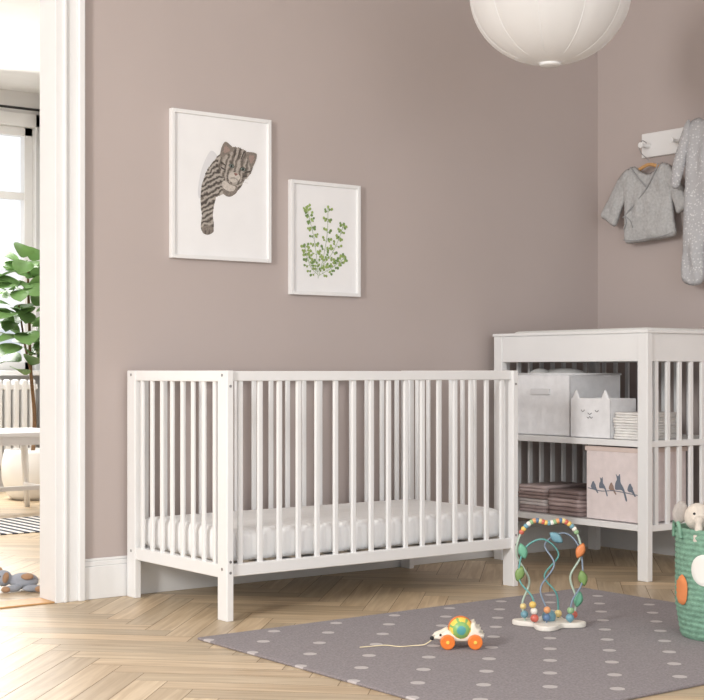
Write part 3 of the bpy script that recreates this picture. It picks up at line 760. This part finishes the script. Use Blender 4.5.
    for s in stems:
        P = catmull([(x0b+a*w, y, z0b+b*h) for a, b in s], 5)
        tube('s', [(p.x, y, p.z) for p in P], .0007, None, smooth_path=False, sides=5, bm=bs)
        for i in range(2, len(P), 2):
            t_ = (P[i]-P[i-1]).normalized(); nrm = Vector((t_.z, 0, -t_.x))
            for sd in (-1, 1):
                tl = rb.uniform(.012, .028)*(1-.5*i/len(P)); d = (t_*.7+nrm*sd).normalized()
                tip = P[i]+d*tl
                tube('t', [P[i], tip], .0005, None, smooth_path=False, sides=4, bm=bs)
                leaflet(tip, d, rb.uniform(.011, .015))
                q = rb.choice((-1, 1))
                for q in ((-1, 1) if rb.random() < .45 else (q,)):
                    dd = (d+Vector((d.z, 0, -d.x))*q*1.1).normalized()
                    leaflet(P[i]+d*tl*.55, dd, rb.uniform(.009, .013))
        leaflet(P[-1], (P[-1]-P[-2]).normalized(), .014)
    obj('sprig_leaves', bm, [M_l1, M_l2], f); obj('sprig_stems', bs, M_l2, f)
pictures()

# ------------------------------------------------------------------ coat rack and clothes (right wall)
def rack():
    e = empty('wall_peg_rack')
    zt, zb = 1.842, 1.735
    box('board', (XR-.018, 3.70, zb), (XR-.0005, 4.308, zt), M_white, e, .004)
    for i, y in enumerate((4.262, 4.09, 3.92, 3.76)):
        cyl('peg_%d' % i, (XR-.045, y, 1.783), .008, .056, (1, 0, 0), M_white, e)
        cyl('peg_cap_%d' % i, (XR-.074, y, 1.783), .013, .010, (1, 0, 0), M_white, e, 32, .003)
    M_gc = mat('grey_melange_jersey', (184, 184, 184), .95, .06, 90, .3, 200)
    h = empty('clothes_hanger', (0, 0, .005))
    hx = XR-.062; yc = 4.225
    tube('hanger_arm', [(hx, yc+.125, 1.628), (hx, yc+.08, 1.662), (hx, yc+.03, 1.684), (hx, yc, 1.690), (hx, yc-.03, 1.684), (hx, yc-.08, 1.662), (hx, yc-.125, 1.628)], .008, M_wood, h)
    tube('hanger_hook', [(hx, yc, 1.685), (hx, yc, 1.705), (hx, yc+.015, 1.72), (hx, yc+.045, 1.745), (hx, yc+.058, 1.78), (hx, yc+.038, 1.798), (hx, yc+.014, 1.785)], .0018, M_steel, h)
    s = empty('baby_wrap_shirt')
    def sk(px, py): return ((px-641)*.00575, 1.690-(py-168)*.00437)
    def fnc(off): return lambda a, b, n: Vector((XR-off-n, 4.262-a, b))
    body = [(628, 170), (634, 167), (640, 172), (648, 176), (656, 172), (661, 167), (667, 170), (671, 180), (672, 200), (673, 222), (675, 239), (664, 242), (650, 243), (636, 244), (625, 242), (624, 225), (624, 205), (622, 185)]
    pillow('shirt_body', [sk(*p) for p in body], .022, .05, .011, M_gc, fnc(.070), s, back=.1, wr=.014, wf=22)
    ls = [(630, 169), (622, 172), (614, 184), (606, 200), (600, 213), (606, 219), (613, 225), (617, 222), (622, 208), (628, 196), (632, 182)]
    pillow('shirt_sleeve_left', [sk(*p) for p in ls], .020, .04, .011, M_gc, fnc(.070), s, back=.1, wr=.012, wf=26)
    rs = [(664, 169), (670, 172), (677, 184), (683, 198), (688, 212), (683, 216), (676, 219), (672, 208), (667, 196), (662, 184)]
    pillow('shirt_sleeve_right', [sk(*p) for p in rs], .018, .04, .011, M_gc, fnc(.070), s, back=.1, wr=.012, wf=26)
    M_tr = mat('grey_rib_trim', (158, 158, 160), .95)
    def edge(nm, pts, r=.0028, off=.094): tube(nm, [(XR-off, 4.262-sk(*p)[0], sk(*p)[1]) for p in pts], r, M_tr, s)
    edge('wrap_edge', [(661, 168), (656, 180), (646, 196), (634, 210), (626, 218)])
    edge('neck_edge', [(634, 168), (640, 178), (647, 187), (650, 191)])
    edge('hem', [(625, 240), (636, 242), (650, 241), (664, 240), (674, 237)], .002, .086)
    edge('tie_ribbon', [(628, 216), (630, 223), (627, 230)], .002, .096)
    edge('tie_ribbon_b', [(628, 216), (634, 222), (636, 229)], .002, .096)
    mo = bpy.data.materials.new('patterned_grey_cotton'); mo.use_nodes = True
    N = mo.node_tree.nodes; L = mo.node_tree.links
    tc = N.new('ShaderNodeTexCoord'); v = N.new('ShaderNodeTexVoronoi'); v.inputs['Scale'].default_value = 85; L.new(tc.outputs['Object'], v.inputs['Vector'])
    r = N.new('ShaderNodeValToRGB'); r.color_ramp.elements[0].position = .12; r.color_ramp.elements[0].color = lin((222, 222, 223)); r.color_ramp.elements[1].position = .40; r.color_ramp.elements[1].color = lin((184, 184, 187))
    L.new(v.outputs['Distance'], r.inputs['Fac']); L.new(r.outputs['Color'], N['Principled BSDF'].inputs['Base Color']); N['Principled BSDF'].inputs['Roughness'].default_value = .95
    bp = N.new('ShaderNodeBump'); bp.inputs['Strength'].default_value = .4; bp.inputs['Distance'].default_value = .004; L.new(v.outputs['Distance'], bp.inputs['Height']); L.new(bp.outputs['Normal'], N['Principled BSDF'].inputs['Normal'])
    o = empty('baby_romper', (0, -.025, 0))
    def fo(off): return lambda a, b, n: Vector((XR-off-n, 3.885-a, b))
    rb = [(-.05, 1.85), (-.02, 1.835), (.02, 1.835), (.05, 1.85), (.10, 1.83), (.12, 1.74), (.12, 1.60), (.13, 1.45), (.13, 1.30), (.125, 1.175), (.02, 1.17), (.012, 1.30), (0, 1.40), (-.014, 1.30), (-.03, 1.165), (-.135, 1.175), (-.135, 1.30), (-.13, 1.45), (-.12, 1.60), (-.12, 1.74), (-.10, 1.83)]
    pillow('romper_body', rb, .026, .05, .014, mo, fo(.115), o, back=.7, wr=.025, wf=20)
    sl = [(-.085, 1.845), (-.12, 1.80), (-.150, 1.72), (-.172, 1.64), (-.182, 1.58), (-.145, 1.565), (-.115, 1.63), (-.095, 1.70), (-.07, 1.78)]
    pillow('romper_sleeve_left', sl, .022, .03, .012, mo, fo(.135), o, back=.7, wr=.01, wf=24)
    pillow('romper_sleeve_right', [(-a, b) for a, b in sl], .022, .03, .012, mo, fo(.135), o, back=.7, wr=.01, wf=24)
    tube('romper_hang_loop', [(XR-.10, 3.935, 1.82), (XR-.06, 3.945, 1.80), (XR-.03, 3.945, 1.794)], .003, M_tr, o)
rack()

# ------------------------------------------------------------------ pendant lamp
def pendant():
    e = empty('pendant_lamp')
    c = (3.43, 3.43, 2.06); R = .268
    M_sh = mat('white_lampshade_fabric', (240, 239, 238), .9, .005, trans=.3)
    prof = []
    n = 40
    for i in range(n+1):
        a = -math.pi/2+math.pi*i/n
        prof.append((max(.034, R*math.cos(a)**.92 if math.cos(a) > 0 else .034), .240*math.sin(a)))
    lathe('shade', prof, c, M_sh, e, 240, rib=lambda a, z: 1-.018*(abs(math.cos(5*a))**8)*(1 if abs(z) < .225 else 0))
    for k in range(10):
        a = k*math.pi/5+.0
        pts = []
        for i in range(2, n-1, 3):
            r_, z_ = prof[i]; pts.append((c[0]+r_*.983*math.cos(a), c[1]+r_*.983*math.sin(a), c[2]+z_))
        tube('rib_%d' % k, pts, .0012, M_white, e, n=3, sides=6)
    lathe('bottom_ring', [(.001, -.247), (.032, -.247), (.036, -.243), (.034, -.234), (.001, -.234)], c, M_white, e, 48)
    lathe('top_ring', [(.001, .230), (.036, .230), (.036, .245), (.012, .26), (.012, .30), (.001, .30)], c, M_white, e, 48)
    tube('cord', [(c[0], c[1], c[2]+.29), (c[0], c[1], H-.03)], .003, M_white, e, smooth_path=False)
    lathe('ceiling_rose', [(.001, -.06), (.02, -.06), (.05, -.02), (.052, 0.0), (.001, 0.0)], (c[0], c[1], H), M_white, e, 40)
pendant()

# ------------------------------------------------------------------ lights
def area(name, loc, target, size, power, col=(1, 1, 1), sy=None):
    l = bpy.data.lights.new(name, 'AREA'); l.energy = power; l.color = col; l.size = size
    if sy: l.shape = 'RECTANGLE'; l.size_y = sy
    o = bpy.data.objects.new(name, l); COL.objects.link(o); o.location = loc
    o.rotation_euler = (Vector(target)-Vector(loc)).to_track_quat('-Z', 'Y').to_euler()
area('added_left_daylight', (-1.5, 2.2, 1.9), (3.2, 3.9, .3), .55, 110, (1, .975, .94), .9)  # added lamp standing in for daylight from the left; no window built there
area('added_rear_fill', (1.2, -.9, 2.0), (3.4, 4.0, .9), 2.2, 36, (.96, .98, 1), 1.6)  # added soft fill from behind the camera, no window modelled
area('far_room_daylight', (3.4, 9.15, 1.7), (2.6, 5, .3), 1.3, 75, (1, .98, .95), 1.6)
area('far_room_overhead_fill', (2.6, 7.4, 2.6), (2.6, 7.4, 0), 1.6, 60, (1, .98, .95))  # added overhead fill to brighten far floor and curtain, not a fixture
W = bpy.data.worlds.new('World'); S.world = W; W.use_nodes = True
W.node_tree.nodes['Background'].inputs[0].default_value = (.96, .975, 1, 1)
W.node_tree.nodes['Background'].inputs[1].default_value = 1.1

# ------------------------------------------------------------------ camera
cd = bpy.data.cameras.new('camera'); cam = bpy.data.objects.new('camera', cd); COL.objects.link(cam)
cam.location = (0, 0, .80); cam.rotation_euler = (math.pi/2, 0, math.radians(-37.2))
cd.sensor_width = 36; cd.lens = 36*1446/704; cd.shift_y = 20.5/704; cd.clip_start = .05; cd.clip_end = 200
S.camera = cam
S.view_settings.view_transform = 'Standard'; S.view_settings.look = 'None'
